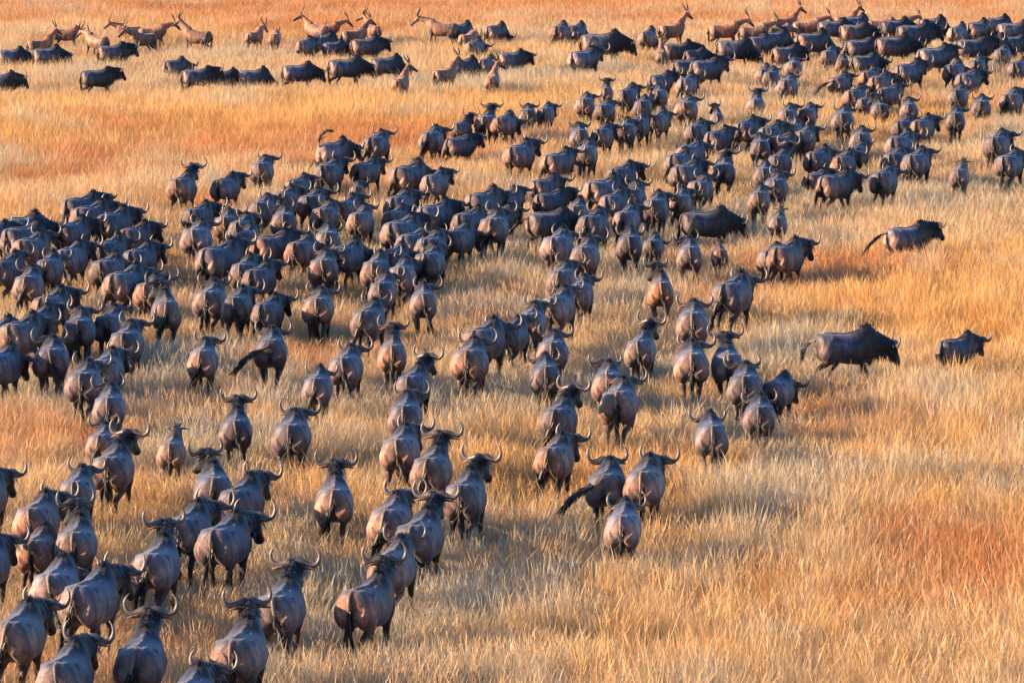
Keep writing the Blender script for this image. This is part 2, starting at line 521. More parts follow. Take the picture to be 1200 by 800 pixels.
def topi(tag, gait, poll, pitch, yaw):
    S = Shape()
    st = [(-.70, .93, .05, .07), (-.665, .92, .13, .14), (-.56, .89, .195, .205), (-.36, .86, .215, .215), (-.08, .84, .232, .235),
          (.20, .88, .222, .265), (.40, .96, .185, .275), (.52, 1.0, .145, .22), (.61, 1.02, .09, .13)]
    S.stations(st, color=[T_PALE, T_PALE, T_RED, T_RED, T_RED, T_RED, T_RED, T_RED, T_RED])
    for sx in (-1, 1):
        S.tube([(sx * .09, -.62, .88), (sx * .115, -.53, .82), (sx * .12, -.44, .76)], (.08, .12, .12), (.12, .16, .17), color=[T_PALE, T_PLUM, T_PLUM])
    g = GAITS[gait]
    for i, sx in enumerate((-1, 1)):
        J = leg_chain([(sx * .10, -.46, .86), (sx * .115, -.34, .66), (sx * .10, -.56, .46), (sx * .095, -.54, .30), (sx * .095, -.52, .10), (sx * .095, -.47, .0)], *g[i])
        S.tube(smooth_path(J[:3], 7), interp((.10, .09, .05, .036), 7), interp((.16, .13, .06, .042), 7), color=[T_PLUM] * 5 + [T_LEG] * 2)
        S.tube(J[2:], (.036, .028, .03, .038), (.042, .03, .032, .042), color=[T_LEG, T_LEG, T_LEG, BLACK])
        J = leg_chain([(sx * .10, .38, .88), (sx * .11, .33, .66), (sx * .10, .38, .40), (sx * .095, .37, .27), (sx * .095, .365, .09), (sx * .095, .41, .0)], *g[2 + i])
        S.tube(smooth_path(J[:3], 7), interp((.085, .07, .042, .036), 7), interp((.12, .085, .048, .038), 7), color=[T_PLUM] * 4 + [T_LEG] * 3)
        S.tube(J[2:], (.034, .027, .029, .037), (.036, .028, .031, .04), color=[T_LEG, T_LEG, T_LEG, BLACK])
    P, f, lat, up = make_head_frame(poll, pitch, yaw)
    n0 = vec(0, .36, 1.04)
    ctl = vec(P[0] * .2, .62, (P[2] + 1.04) / 2 + .02)
    npts = bez(n0, ctl, P - up * .03 + f * .01, 7)
    S.tube(npts, interp((.135, .105, .075, .06), 7), interp((.22, .155, .105, .085), 7), color=T_RED)
    hs = [(-.04, -.02, .045, .05), (.02, -.03, .068, .085), (.10, -.035, .068, .088), (.20, -.03, .056, .07), (.30, -.025, .044, .052), (.37, -.025, .044, .046), (.42, -.03, .036, .036), (.435, -.03, .02, .02)]
    S.tube([P + f * a + up * b for a, b, _, _ in hs], [w for *_, w, _ in hs], [h for *_, h in hs], hint=lat, color=[T_RED, T_RED, T_RED, T_PLUM, BLACK, BLACK, BLACK, BLACK])
    for sx in (-1, 1):
        e0 = P + lat * sx * .05 - f * .02 - up * .01
        S.tube([e0, e0 + lat * sx * .06 + up * .03 - f * .03, e0 + lat * sx * .12 + up * .045 - f * .05, e0 + lat * sx * .17 + up * .05 - f * .06], (.018, .036, .032, .010), (.017, .019, .017, .010), hint=f, n=8, color=T_RED)
    body = S.skin('topi_body_' + tag, M_TOPI, voxel=.019, iters=4)
    parts = [('body', body)]
    hup = unit(-f * math.sin(R(pitch)) * .9 + up * .75)
    hfw = np.cross(hup, lat) * -1
    if np.dot(hfw, f) < 0:
        hfw = -hfw
    for sx in (-1, 1):
        H = Shape()
        o = P + up * .04
        key = [(.025, 0, 0), (.055, .07, -.02), (.085, .14, -.06), (.11, .21, -.11), (.105, .28, -.14), (.09, .34, -.13)]
        path = [o + lat * sx * a + hup * b + hfw * c for a, b, c in key]
        H.tube(smooth_path(path, 14), interp((.03, .03, .026, .021, .014, .004), 14), interp((.03, .03, .026, .021, .014, .004), 14), hint=f, n=8)
        parts.append(('horn', H.mesh('topi_horn_' + tag, M_TOPIHORN)))
    return parts


TAILS['topi'] = tail_mesh('topi', [(0, -.65, 1.0), (0, -.715, .98), (0, -.735, .88), (.01, -.73, .74), (.015, -.71, .60), (.02, -.70, .50)], .06, M_TOPI, M_HAIR, .015)
_c = TAILS['topi'].attributes['coat']
_c.data.foreach_set('color', np.tile(np.array([.19, .10, .066, 1], np.float32), len(TAILS['topi'].vertices)))
TP = {
    'up': topi('up', 'c', (0, .78, 1.50), 34, 0),
    'up_left': topi('up_left', 'c', (-.08, .76, 1.48), 32, -45),
    'up_right': topi('up_right', 'a', (.08, .76, 1.48), 32, 45),
    'fwd': topi('fwd', 'b', (0, .98, 1.28), 42, 0),
    'low': topi('low', 'c', (0, 1.02, .92), 55, 0),
}

# ---------------------------------------------------------------- where each animal stands
# (photo x, photo y of the barrel, heading: 0 away, + to the right, pose, tail, size[, own label])
HERD = [
#--- far row, left
(14,67,80,'low','hang',.95),(56,66,75,'low','hang',1.0),(133,63,70,'walk_a','hang',1.05),(115,93,72,'low','hang',1.0),(2,98,88,'low','hang',1.0),
(206,79,45,'low','hang',.92),(233,92,72,'low','hang',1.0),(263,93,80,'graze','hang',.9),(298,92,75,'graze','hang',.95),
(359,55,30,'left','hang',.95),(379,50,65,'graze','hang',1.0),(392,57,72,'low','hang',.85),(430,55,72,'walk_c','hang',1.05),
(350,86,80,'low','hang',1.0),(406,80,83,'low','hang',1.1),(454,77,80,'graze','hang',1.0),
(541,37,45,'graze','hang',1.0),(582,38,45,'graze','hang',1.0),(557,57,25,'low','hang',1.0),(546,78,65,'graze','hang',.95),(573,76,30,'low','hang',.9),(597,72,70,'walk_c','hang',1.0),
#--- far row, centre
(657,40,18,'graze','hang',1.05),(676,39,30,'graze','hang',.95),(706,53,80,'low','hang',1.22),(685,71,45,'left','hang',1.05),(760,46,20,'graze','hang',1.0),
(796,62,72,'walk_c','hang',1.0),(818,67,55,'low','hang',.85),(860,60,84,'graze','hang',1.08),(893,52,40,'graze','hang',1.0),(806,81,55,'low','hang',.95),(829,83,50,'left','hang',1.1),(806,102,22,'walk_a','hang',1.0),(897,90,12,'low','hang',.95),
#--- far right mass
(906,50,55,'graze','hang',1.05),(978,35,75,'low','hang',1.0),(953,51,55,'graze','hang',1.15),(1003,40,75,'low','hang',1.05),(1003,29,55,'graze','hang',.95),(1050,34,75,'low','hang',1.0),(1073,42,68,'walk_c','hang',1.2),(1093,32,62,'graze','hang',1.0),
(1123,41,28,'graze','hang',1.0),(1146,36,42,'graze','hang',1.0),(1168,31,62,'graze','hang',1.0),(1189,38,78,'low','hang',1.05),(1048,56,70,'low','hang',1.15),(1010,58,60,'left','hang',1.05),(922,66,62,'walk_c','hang',1.0),
(972,68,15,'walk_a','hang',.95),(988,78,8,'low','hang',.9),(1014,76,55,'low','hang',1.0),(1096,69,58,'left','hang',1.15),(1142,58,70,'left','hang',1.1),(1165,54,62,'graze','hang',1.0),(1175,67,15,'low','hang',1.0),(1190,53,62,'low','hang',.95),(1195,82,28,'low','hang',.95),
(930,81,8,'right','hang',.92),(904,93,12,'low','hang',.95),(924,103,15,'low','left',1.0),(1066,87,42,'left','hang',1.1),(1119,86,22,'low','hang',1.05),(1146,80,18,'right','hang',.95),(985,100,35,'low','swing',.95),(1020,93,35,'walk_c','hang',.95),(1032,100,40,'walk_a','hang',1.0),
(1003,116,35,'left','hang',1.0),(1044,113,50,'low','hang',1.05),(1136,97,48,'right','hang',1.05),(1124,115,15,'left','hang',1.02),(1150,128,8,'walk_a','hang',.98),(1186,121,30,'low','hang',1.05),
#--- right mass, second band
(1030,131,0,'high_left','hang',.9),(988,143,8,'walk_a','hang',1.08),(1015,124,20,'low','hang',.85),(1065,131,5,'walk_b','hang',.95),(1060,152,35,'left','hang',.95),(1082,152,35,'right','hang',1.0),(1057,173,42,'walk_c','hang',1.1),(1120,143,8,'right','hang',1.05),
(925,139,12,'walk_b','hang',1.0),(946,138,12,'right','hang',.95),(886,125,8,'high','hang',.9),(943,165,25,'right','hang',1.0),(930,155,15,'walk_c','hang',.9),(1009,167,8,'walk_a','hang',1.0),(1006,182,30,'left','hang',.9),(905,160,40,'walk_a','hang',1.0),
(892,175,2,'low','hang',1.0),(917,172,55,'low','hang',1.05),(960,190,40,'walk_c','hang',1.0),(990,195,32,'right','hang',1.0),(982,219,62,'walk_c','hang',1.15),(958,213,50,'low','hang',.85),
(915,193,18,'high','hang',1.0),(910,222,12,'walk_b','hang',1.0),(1050,191,30,'left','hang',1.0),(1075,193,22,'walk_a','hang',1.05),(1036,215,22,'walk_c','right',1.05),(1170,173,28,'right','hang',1.12),(1184,195,38,'walk_a','hang',1.05),
(1125,209,12,'calf','right',.92,'young calf with upright ears trotting alone right of the dense herd'),
#--- right centre
(840,141,3,'high_left','hang',.8),(805,130,12,'walk_a','hang',1.05),(817,157,25,'right','hang',.95),(843,165,50,'left','hang',1.0),(876,155,38,'right','hang',1.05),(797,193,38,'low','hang',1.0),(811,182,40,'walk_c','hang',.95),(806,207,45,'walk_a','hang',1.05),
(848,203,4,'high_right','hang',1.0),(822,224,28,'left','hang',.95),(797,241,10,'low','hang',1.0),(896,208,8,'low','hang',.98),(890,237,8,'walk_a','hang',1.0),
(828,264,76,'low','hang',1.0,'big dark bull wildebeest seen side-on, facing right above the two calves'),
(912,265,8,'calf','hang',.85),
(775,98,58,'low','hang',1.0),(737,115,25,'walk_a','hang',1.02),(772,115,5,'left','hang',.95),(754,127,10,'walk_c','hang',.9),(710,111,5,'high','hang',.85),(686,125,8,'right','hang',.95),(710,132,15,'walk_a','hang',.92),(620,137,2,'walk_b','hang',.88),(639,136,12,'right','hang',.88),
(771,145,22,'walk_c','hang',.98),(751,149,18,'walk_a','hang',1.0),(731,157,8,'walk_a','hang',1.0),(707,162,18,'right','hang',1.0),(681,162,0,'walk_b','hang',1.02),(688,183,10,'left','hang',1.02),(655,193,48,'left','hang',1.0),(610,184,35,'walk_b','hang',1.08),
(730,209,42,'right','hang',1.0),(708,226,50,'low','hang',1.15),(640,222,50,'walk_c','hang',.95),(647,239,55,'low','hang',1.0),(722,241,35,'left','hang',1.0),(741,234,25,'left','hang',1.0),(677,253,10,'graze','hang',1.0),(770,246,10,'right','hang',1.05),
(645,264,62,'low','out',1.0,'wildebeest with tail held straight out behind, side-on left of dense centre'),
(700,265,28,'left','hang',1.05),(732,262,15,'right','hang',1.0),(588,258,52,'walk_c','hang',.95),(738,290,4,'walk_c','hang',1.05),(766,291,10,'low','hang',.78),(808,302,3,'left','hang',1.0),
(843,301,0,'calf','hang',.68,'small grey calf with pricked ears right of centre, below the side-on bull'),
(774,344,2,'high_left','right',1.0,'young wildebeest turning its sunlit orange neck to the left, right of centre'),
(922,303,28,'right','hang',1.05,'wildebeest with thick dark neck at right edge of the centre herd'),(906,306,20,'low','hang',.9),
(1064,281,58,'walk_b','out',.95,'lone bull striding right through golden grass, tail streaming behind'),
(993,409,76,'low','swing',1.02,'large black-maned bull seen side-on, tail swung out left, in open grass'),
(1122,412,46,'walk_c','hang',.84,'wildebeest belly-deep in grass, rightmost animal of the lower right meadow'),
#--- centre
(655,291,15,'walk_c','hang',1.05),(687,303,10,'walk_b','hang',1.08),(660,330,10,'walk_b','hang',.98),(681,347,12,'walk_a','hang',.98),(656,363,18,'left','hang',1.05),(617,384,10,'walk_b','hang',1.0),(598,398,28,'low','hang',.95),(579,398,32,'walk_c','hang',1.1),
(552,426,8,'walk_a','hang',1.08),(648,414,4,'walk_a','hang',.95),(639,443,0,'walk_c','hang',.98),(860,348,30,'walk_c','hang',1.15),(812,381,4,'walk_a','hang',1.08),(752,413,10,'high_right','hang',1.0),(810,429,2,'right','hang',1.05),(852,429,0,'high','hang',.98),(874,455,6,'left','hang',1.02),
(890,490,5,'walk_c','hang',.92),(913,461,22,'low','hang',.85),(833,514,0,'walk_c','hang',1.0),(727,475,8,'run','hang',1.08,'wildebeest galloping away with hind legs spread, centre, just right of two trotting pairs'),(713,452,4,'left','hang',.98),
(657,494,12,'high_right','hang',.98),(652,541,18,'right','left',1.02),
(712,572,8,'left','swing',1.02,'wildebeest behind the foremost lone pair, black tail swept out to the left'),(757,570,12,'right','hang',1.08),(731,620,6,'walk_c','hang',.98,'lowest wildebeest of the three-animal bunch in the bottom centre grass'),
#--- centre-left upper
(392,180,42,'buck','up',.98,'bucking wildebeest with its tail flung high, kicking a hind leg back'),(387,205,28,'low','hang',1.02),(442,172,28,'left','hang',1.02),(430,203,38,'low','hang',.95),(419,226,4,'low','hang',.68),(308,202,8,'walk_b','hang',.98),(266,222,22,'low','hang',.95),(215,222,15,'high','hang',1.05),
(507,166,14,'right','left',1.02),(546,152,20,'high','hang',.85),(540,173,62,'low','hang',1.0),(567,147,10,'high','hang',.98),(592,148,30,'low','hang',.98),
(480,209,45,'low','hang',1.1),(511,217,35,'low','hang',.95),(350,221,35,'walk_a','hang',.85),(336,238,25,'right','hang',.98),(309,248,12,'walk_a','hang',.95),(367,241,14,'right','hang',.98),(333,262,0,'left','hang',.98),(384,256,15,'left','hang',1.0),(406,249,25,'walk_b','hang',.98),(424,262,12,'low','hang',1.0),
(384,284,0,'walk_c','hang',.98),(470,243,28,'right','hang',1.0),(465,259,20,'low','hang',.9),(511,256,52,'right','hang',1.15),(473,275,40,'low','hang',1.1),(571,240,48,'walk_c','hang',1.08),(566,275,8,'walk_b','left',1.1),(536,284,22,'low','hang',1.0),(552,262,40,'low','hang',.95),(592,240,45,'left','hang',.95),
(321,292,58,'left','hang',1.1),(355,297,18,'low','hang',1.0),(484,290,40,'low','hang',1.0),(512,290,25,'left','hang',1.0),(408,304,35,'low','hang',1.05),(380,317,4,'walk_b','hang',1.0),(442,320,8,'right','hang',1.05),(472,326,8,'low','hang',1.0),(505,311,14,'left','hang',1.05),(482,298,30,'low','hang',.9),
(450,344,8,'walk_a','hang',.98),(434,378,14,'left','hang',1.02),(496,357,0,'right','hang',1.0),(374,363,4,'walk_a','hang',1.0),(316,369,18,'right','hang',.95),(303,328,28,'low','hang',.98),
#--- left mass
(97,246,52,'right','hang',1.08),(108,257,42,'walk_a','hang',1.05),(129,267,36,'right','hang',1.05),(28,270,60,'low','hang',1.1),(48,277,56,'low','hang',1.15),(160,282,38,'right','hang',1.02),(-6,282,40,'right','hang',1.0),(76,279,40,'right','hang',1.0),(38,295,22,'left','hang',1.05),
(125,299,22,'walk_c','hang',1.0),(88,305,26,'right','hang',1.02),(61,317,8,'walk_c','hang',1.0),(10,320,25,'low','hang',1.05),(35,337,4,'left','hang',1.02),(134,317,18,'low','right',1.0),(160,309,30,'right','hang',1.02),(150,337,24,'walk_c','hang',1.1),
(234,256,22,'right','hang',.92),(232,282,8,'walk_a','hang',1.08),(266,266,4,'right','hang',.98),(285,272,14,'low','hang',.98),(259,307,45,'low','left',1.15),(291,324,10,'right','hang',1.02),(291,283,8,'left','hang',.92),
(176,344,10,'right','hang',.95),(194,368,-6,'high_left','left',1.08,'wildebeest turning its head to the left, in front of the left-hand mass'),(248,355,8,'left','hang',1.02),(280,362,8,'right','right',1.02),
(62,364,28,'right','hang',1.08),(48,383,18,'low','hang',1.0),(94,389,0,'walk_b','hang',1.02),(26,395,24,'walk_c','hang',1.08),(2,398,18,'low','hang',.98),(4,432,18,'low','hang',1.02),(61,424,0,'left','hang',1.04),(131,384,8,'left','hang',.98),(150,404,6,'walk_b','hang',1.02),
(100,452,4,'walk_a','hang',1.02),(126,436,10,'right','hang',.98),(129,480,0,'left','hang',.98),(239,425,3,'walk_b','left',1.0),(318,413,0,'walk_a','swing',1.05,'wildebeest swinging its black tail out to the left, left of centre'),
(460,418,0,'high','hang',.98),(407,433,8,'walk_a','hang',1.0),(373,457,4,'walk_c','hang',.95),(486,455,12,'high_right','hang',.98),(476,490,4,'walk_b','hang',1.0),
#--- near left
(121,522,4,'low','hang',.82),(134,552,8,'high_right','hang',1.02),(202,532,2,'calf','hang',.84,'brown calf with pricked ears walking alone in left grass gap'),(277,507,0,'high','right',.96),(343,513,4,'walk_b','hang',1.02),(392,590,0,'high','hang',1.02,'broad wildebeest standing alone facing straight away, left of bottom centre'),
(92,579,4,'walk_a','hang',.96),(46,612,14,'right','hang',1.02),(43,650,8,'low','hang',.92),(90,641,2,'high_left','hang',1.02),(-14,584,10,'right','hang',1.0),(-8,662,12,'right','hang',1.0),
(250,575,-4,'high_left','hang',.98),(223,625,18,'right','hang',1.05),(285,592,28,'low','hang',1.05),(266,638,24,'right','hang',1.05),(186,666,14,'high_left','hang',1.02),
(471,530,8,'right','right',1.02),(508,553,14,'high','hang',1.0),(547,586,14,'high_right','hang',1.08),(460,614,14,'low','hang',1.02),(494,633,18,'high','hang',1.05),(463,668,18,'left','hang',1.02),(432,711,24,'high_left','hang',1.02,'wildebeest lifting its curled horns, lowest of the bottom centre-left group'),
(331,716,10,'high','hang',1.02,'wildebeest with raised head at the bottom, alone left of the curled-horn one'),
(68,690,8,'low','hang',1.0),(109,706,32,'right','hang',1.1),(24,748,14,'right','hang',1.08),(80,796,14,'walk_b','hang',1.08),(167,778,4,'high','hang',1.05,'wildebeest with wide raised horns in the bottom left, cut by the frame'),(284,768,10,'high_left','hang',1.05),(226,822,12,'right','hang',1.0),
]
TOPIS = [
(78,40,85,'low',1.0,'grey-sided topi lowering its head among the far left topis'),
(113,49,-50,'fwd',1.0,'topi with sunlit orange rump facing left, far left'),
(48,53,60,'up',.95,'pale topi half hidden behind the dark wildebeest, far left'),
(150,37,-100,'fwd',.9,'topi looking left behind a grey-bodied topi, far left'),
(167,46,-125,'fwd',1.0,'topi turned toward the camera in the far left cluster'),
(180,39,78,'fwd',1.0,'topi facing right in the middle of the far left cluster'),
(230,43,-72,'up',1.05,'topi standing side-on facing left, rightmost of the far left cluster'),
(299,43,25,'fwd',.95,'grey topi left of the orange-rumped one, top left of centre'),
(322,45,2,'low',.95,'topi with orange rump turned to the camera, top left of centre'),
(370,36,-55,'up_left',1.0,'topi with raised head and tall horns looking left behind wildebeest'),
(384,35,80,'fwd',.95,'topi lowering its head to the right behind grazing wildebeest'),
(416,42,60,'up',1.0,'topi with swept-back horns behind a dark wildebeest, top left of centre'),
(436,36,-25,'up_left',.95,'pale-backed topi looking left beside the swept-horned topi'),
(470,98,15,'up_right',.98,'topi with pale rump looking right, in front of the far row'),
(517,34,-80,'fwd',1.12,'long-necked topi side-on facing left, top centre'),
(549,46,30,'low',.95,'topi half hidden between wildebeest, top centre'),
(522,88,42,'up',.98,'topi with pale rump heading right, left of two far topis in front'),
(577,95,8,'up_right',.98,'topi with orange neck facing away, right of the pale-rumped pair'),
(788,36,52,'up',1.1,'topi standing tall with head up above the far herd'),
(775,66,0,'up',.98,'topi seen from behind with bright orange rump, top right of centre'),
(850,36,80,'fwd',1.1,'reddish topi side-on facing right, left of the far right herd'),
(885,38,82,'fwd',1.05,'topi following behind the reddish side-on topi, far right herd'),
(920,27,70,'up',1.0,'topi with upright horns on the left of three raised heads, far right'),
(947,32,78,'fwd',1.05,'topi with backswept horns in the middle of three raised heads, far right'),
(913,38,62,'low',1.0,'pale topi with lowered head below the three raised heads, far right'),
(992,25,60,'up',.95,'topi with curved horns, rightmost of three raised heads, far right'),
(1034,30,85,'low',1.0,'grey topi grazing at the top edge of the far right herd'),
(1056,30,70,'fwd',.95,'topi showing only two dark horns above the far right herd'),
]


# inside the herd the animals keep a common course, most with the head at back height
_r = random.Random(21)
for _i, _h in enumerate(HERD):
    if len(_h) == 6 and _h[1] > 88:
        _hd, _ps = _h[2], _h[3]
        if 24 < _hd < 67:
            _hd = round(_hd * .72)
        if _ps == 'low' and _r.random() < .65:
            _ps = _r.choice(['walk_a', 'walk_b', 'walk_c', 'right', 'left', 'walk_b'])
        if _h[1] > 500 and _hd > 10:
            _hd = round(_hd * .75)
        HERD[_i] = (_h[0], _h[1], _hd, _ps, _h[4], _h[5] * (.92 if _hd > 35 else 1))
    elif len(_h) == 6 and _h[0] < 620:
        HERD[_i] = (_h[0], _h[1] + 1, round(_h[2] * .86), _h[3], _h[4], _h[5] * .93)


def separate(rows, n_iter=40):
    """Nudge animals along the line of sight until no two bodies run into each other."""
    P = np.array([r[0] for r in rows]); H = np.array([R(r[1]) for r in rows]); S = np.array([r[2] for r in rows])
    D = np.stack([np.sin(H), np.cos(H)], 1)
    offs = (-.45, -.1, .25, .6, .95)
    rad = (.29, .31, .29, .22, .18)
    for _ in range(n_iter):
        moved = 0
        for i in range(len(P)):
            near = np.where((np.abs(P[:, 0] - P[i, 0]) < 2.4) & (np.abs(P[:, 1] - P[i, 1]) < 2.8))[0]
            for j in near:
                if j <= i:
                    continue
                worst = 0
                for a, ra in zip(offs, rad):
                    for b, rb in zip(offs, rad):
                        d = np.hypot(*(P[i] + D[i] * a * S[i] - P[j] - D[j] * b * S[j]))
                        worst = max(worst, ra * S[i] + rb * S[j] - d)
                if worst > .02:
                    moved += 1
                    sgn = 1 if P[i, 1] > P[j, 1] else -1
                    sx = 1 if P[i, 0] > P[j, 0] else -1
                    P[i] += (sx * worst * .12, sgn * worst * .45)
                    P[j] -= (sx * worst * .12, sgn * worst * .45)
        if not moved:
            break
    return P, moved


rows = [(ground_at(h[0], h[1], .86 * h[5])[:2], h[2], h[5]) for h in HERD] + [(ground_at(t[0], t[1], .88 * t[4])[:2], t[2], t[4]) for t in TOPIS]
SPOT, left_over = separate(rows)
TONES = [(1, 1, 1), (.8, .85, .95), (1.12, 1.02, .95), (1.3, 1.0, .82), (.65, .68, .76), (1.0, 1.02, 1.12), (1.3, 1.15, 1.05), (1.2, 1.22, 1.3), (.85, .9, 1.05), (.72, .78, .9)]


def spawn(kind, parts, tail, spot, heading, size, label, category, group, tone, build=(1, 1)):
    e = bpy.data.objects.new(kind, None)
    e.empty_display_size = .3
    e.location = (spot[0], spot[1], 0)
    e.rotation_euler = (0, 0, -R(heading))
    e.scale = (size * build[0], size * build[1], size)
    e['label'] = label; e['category'] = category; e['group'] = group
    col.objects.link(e)
    for nm, me in parts + [('tail', tail)]:
        o = bpy.data.objects.new(nm, me)
        o.parent = e
        o.color = (*tone, 1)
        col.objects.link(o)
    return e


ONES = 'zero one two three four five six seven eight nine ten eleven twelve thirteen fourteen fifteen sixteen seventeen eighteen nineteen'.split()
TENS = 'x x twenty thirty forty fifty sixty seventy eighty ninety'.split()


def number_words(v):
    v = min(99, max(0, int(round(v))))
    return ONES[v] if v < 20 else TENS[v // 10] + ('-' + ONES[v % 10] if v % 10 else '')


used_labels = set()
for i, h in enumerate(HERD):
    x, y, hd, pose, tail, size = h[:6]
    calf = pose.startswith('calf')
    if len(h) > 6:
        lab = h[6]
    else:
        what = 'young wildebeest' if size < .84 or calf else ('large wildebeest' if size > 1.14 else 'wildebeest')
        way = 'seen from behind' if abs(hd) < 21 else ('angled to the right' if hd < 55 else 'side-on')
        lab = f'{what} {way}, {number_words(x / 12)} percent across, {number_words(y / 8)} percent down the photo'
        assert lab not in used_labels, lab
    used_labels.add(lab)
    tone = random.choice(TONES)
    k = random.uniform(.8, 1.15)
    build = (random.uniform(.90, 1.07), random.uniform(.94, 1.04))
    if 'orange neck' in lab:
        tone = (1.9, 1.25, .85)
    if 'large black-maned' in lab or 'big dark bull' in lab:
        tone, build = (.55, .58, .66), (1, 1)
    tone = tuple(c * k for c in tone)
    tl = tail
    if tail == 'hang':
        tl = random.choice(['hang', 'hang', 'left', 'right'])
    spawn('wildebeest', WB[pose], TAILS[tl], SPOT[i], hd, size, lab, 'wildebeest', 'wildebeest of the migrating herd', tone, build)
for i, t in enumerate(TOPIS):
    x, y, hd, pose, size, lab = t
    k = random.uniform(.85, 1.1)
    spawn('topi', TP[pose], TAILS['topi'], SPOT[len(HERD) + i], hd, size, lab, 'antelope', 'topi antelopes along the far edge of the herd', random.choice([(k, k, k), (k * .8, k * .9, k), (k * 1.1, k, k * .95)]))

# ---------------------------------------------------------------- ground
def grid_noise(x, y, cell, seed):
    """Smooth value noise, 0..1."""
    r = np.random.default_rng(seed)
    T = r.random((256, 256))
    u, v = x / cell, y / cell
    i, j = np.floor(u).astype(int), np.floor(v).astype(int)
    a, b = u - i, v - j
    a, b = a * a * (3 - 2 * a), b * b * (3 - 2 * b)
    g = lambda p, q: T[p % 256, q % 256]
    return (g(i, j) * (1 - a) + g(i + 1, j) * a) * (1 - b) + (g(i, j + 1) * (1 - a) + g(i + 1, j + 1) * a) * b


m, nt, N, L = new_mat('dry_soil')
out = N('ShaderNodeOutputMaterial'); p = N('ShaderNodeBsdfPrincipled')
tc = N('ShaderNodeTexCoord')
n1 = N('ShaderNodeTexNoise'); n1.inputs['Scale'].default_value = 1.3; n1.inputs['Detail'].default_value = 8
L(tc.outputs['Object'], n1.inputs['Vector'])
cr = N('ShaderNodeValToRGB')
cr.color_ramp.elements[0].position = .3; cr.color_ramp.elements[0].color = (.10, .065, .035, 1)
cr.color_ramp.elements[1].position = .7; cr.color_ramp.elements[1].color = (.30, .20, .095, 1)
L(n1.outputs['Fac'], cr.inputs[0]); L(cr.outputs[0], p.inputs['Base Color'])
p.inputs['Roughness'].default_value = .95
b = N('ShaderNodeBump'); b.inputs['Strength'].default_value = .6; b.inputs['Distance'].default_value = .05
L(n1.outputs['Fac'], b.inputs['Height']); L(b.outputs[0], p.inputs['Normal']); L(p.outputs[0], out.inputs[0])
me = bpy.data.meshes.new('ground')
G = 3000
me.from_pydata([(-G, -G, 0), (G, -G, 0), (G, G, 0), (-G, G, 0)], [], [(0, 1, 2, 3)])
me.materials.append(m)
ground = bpy.data.objects.new('ground', me)
ground['kind'] = 'structure'; ground['label'] = 'dry brown soil of the savanna plain under the grass'
col.objects.link(ground)

# ---------------------------------------------------------------- grass
m, nt, N, L = new_mat('dry_grass')
out = N('ShaderNodeOutputMaterial')
at = N('ShaderNodeAttribute'); at.attribute_type = 'INSTANCER'; at.attribute_name = 'tint'
bl = N('ShaderNodeAttribute'); bl.attribute_name = 'blade'
mul = N('ShaderNodeMix'); mul.data_type = 'RGBA'; mul.blend_type = 'MULTIPLY'; mul.inputs[0].default_value = 1
L(at.outputs['Color'], mul.inputs[6]); L(bl.outputs['Color'], mul.inputs[7])
d = N('ShaderNodeBsdfDiffuse'); t = N('ShaderNodeBsdfTranslucent')
L(mul.outputs[2], d.inputs[0]); L(mul.outputs[2], t.inputs[0])
mx = N('ShaderNodeMixShader'); mx.inputs[0].default_value = .38
L(d.outputs[0], mx.inputs[1]); L(t.outputs[0], mx.inputs[2])
gl = N('ShaderNodeBsdfGlossy'); gl.inputs['Roughness'].default_value = .45; gl.inputs[0].default_value = (.8, .75, .6, 1)
mx2 = N('ShaderNodeMixShader'); mx2.inputs[0].default_value = .025
L(mx.outputs[0], mx2.inputs[1]); L(gl.outputs[0], mx2.inputs[2]); L(mx2.outputs[0], out.inputs[0])
M_GRASS = m


def tuft_mesh(k):
    r = np.random.default_rng(100 + k)
    V, Fc, C = [], [], []
    lean0 = r.normal(0, .10, 2)
    for i in range(180):
        a, q = r.uniform(0, 6.283), .34 * math.sqrt(r.random())
        x0, y0 = math.cos(a) * q, math.sin(a) * q
        stalk = r.random() < .16
        h = r.uniform(.52, .80) if stalk else r.uniform(.22, .56)
        w = r.uniform(.0026, .0045) if stalk else r.uniform(.0026, .0052)
        lean = lean0 + r.normal(0, .20, 2) + np.array([x0, y0]) * .5
        bend = r.normal(0, .16, 2)
        th = r.uniform(0, math.pi)
        sx, sy = math.cos(th) * w / 2, math.sin(th) * w / 2
        v = r.uniform(.82, 1.1)
        hue = r.normal(0, .07)
        c = (v * (1 + hue * .5), v * (1 - hue * .4), v * (1 - hue * 2.0), 1)
        b0 = len(V)
        steps = (0, .4, .75) if not stalk else (0, .5, .82)
        for s in steps:
            px = x0 + (lean[0] * s + bend[0] * s * s) * h
            py = y0 + (lean[1] * s + bend[1] * s * s) * h
            ww = (1 - .35 * s) if not stalk else (1.0 if s < .8 else 2.2)
            V += [(px - sx * ww, py - sy * ww, h * s), (px + sx * ww, py + sy * ww, h * s)]
            C += [c, c]
        V.append((x0 + (lean[0] + bend[0]) * h, y0 + (lean[1] + bend[1]) * h, h))
        C.append(c)
        Fc += [(b0, b0 + 1, b0 + 3, b0 + 2), (b0 + 2, b0 + 3, b0 + 5, b0 + 4), (b0 + 4, b0 + 5, b0 + 6)]
    me = bpy.data.meshes.new('tuft')
    me.from_pydata(V, [], Fc)
    a = me.attributes.new('blade', 'FLOAT_COLOR', 'POINT')
    a.data.foreach_set('color', np.array(C, np.float32).ravel())
    me.materials.append(M_GRASS)
    return me


tufts = bpy.data.collections.new('grass_tufts')
for k in range(10):
    tufts.objects.link(bpy.data.objects.new('grass_tuft', tuft_mesh(k)))

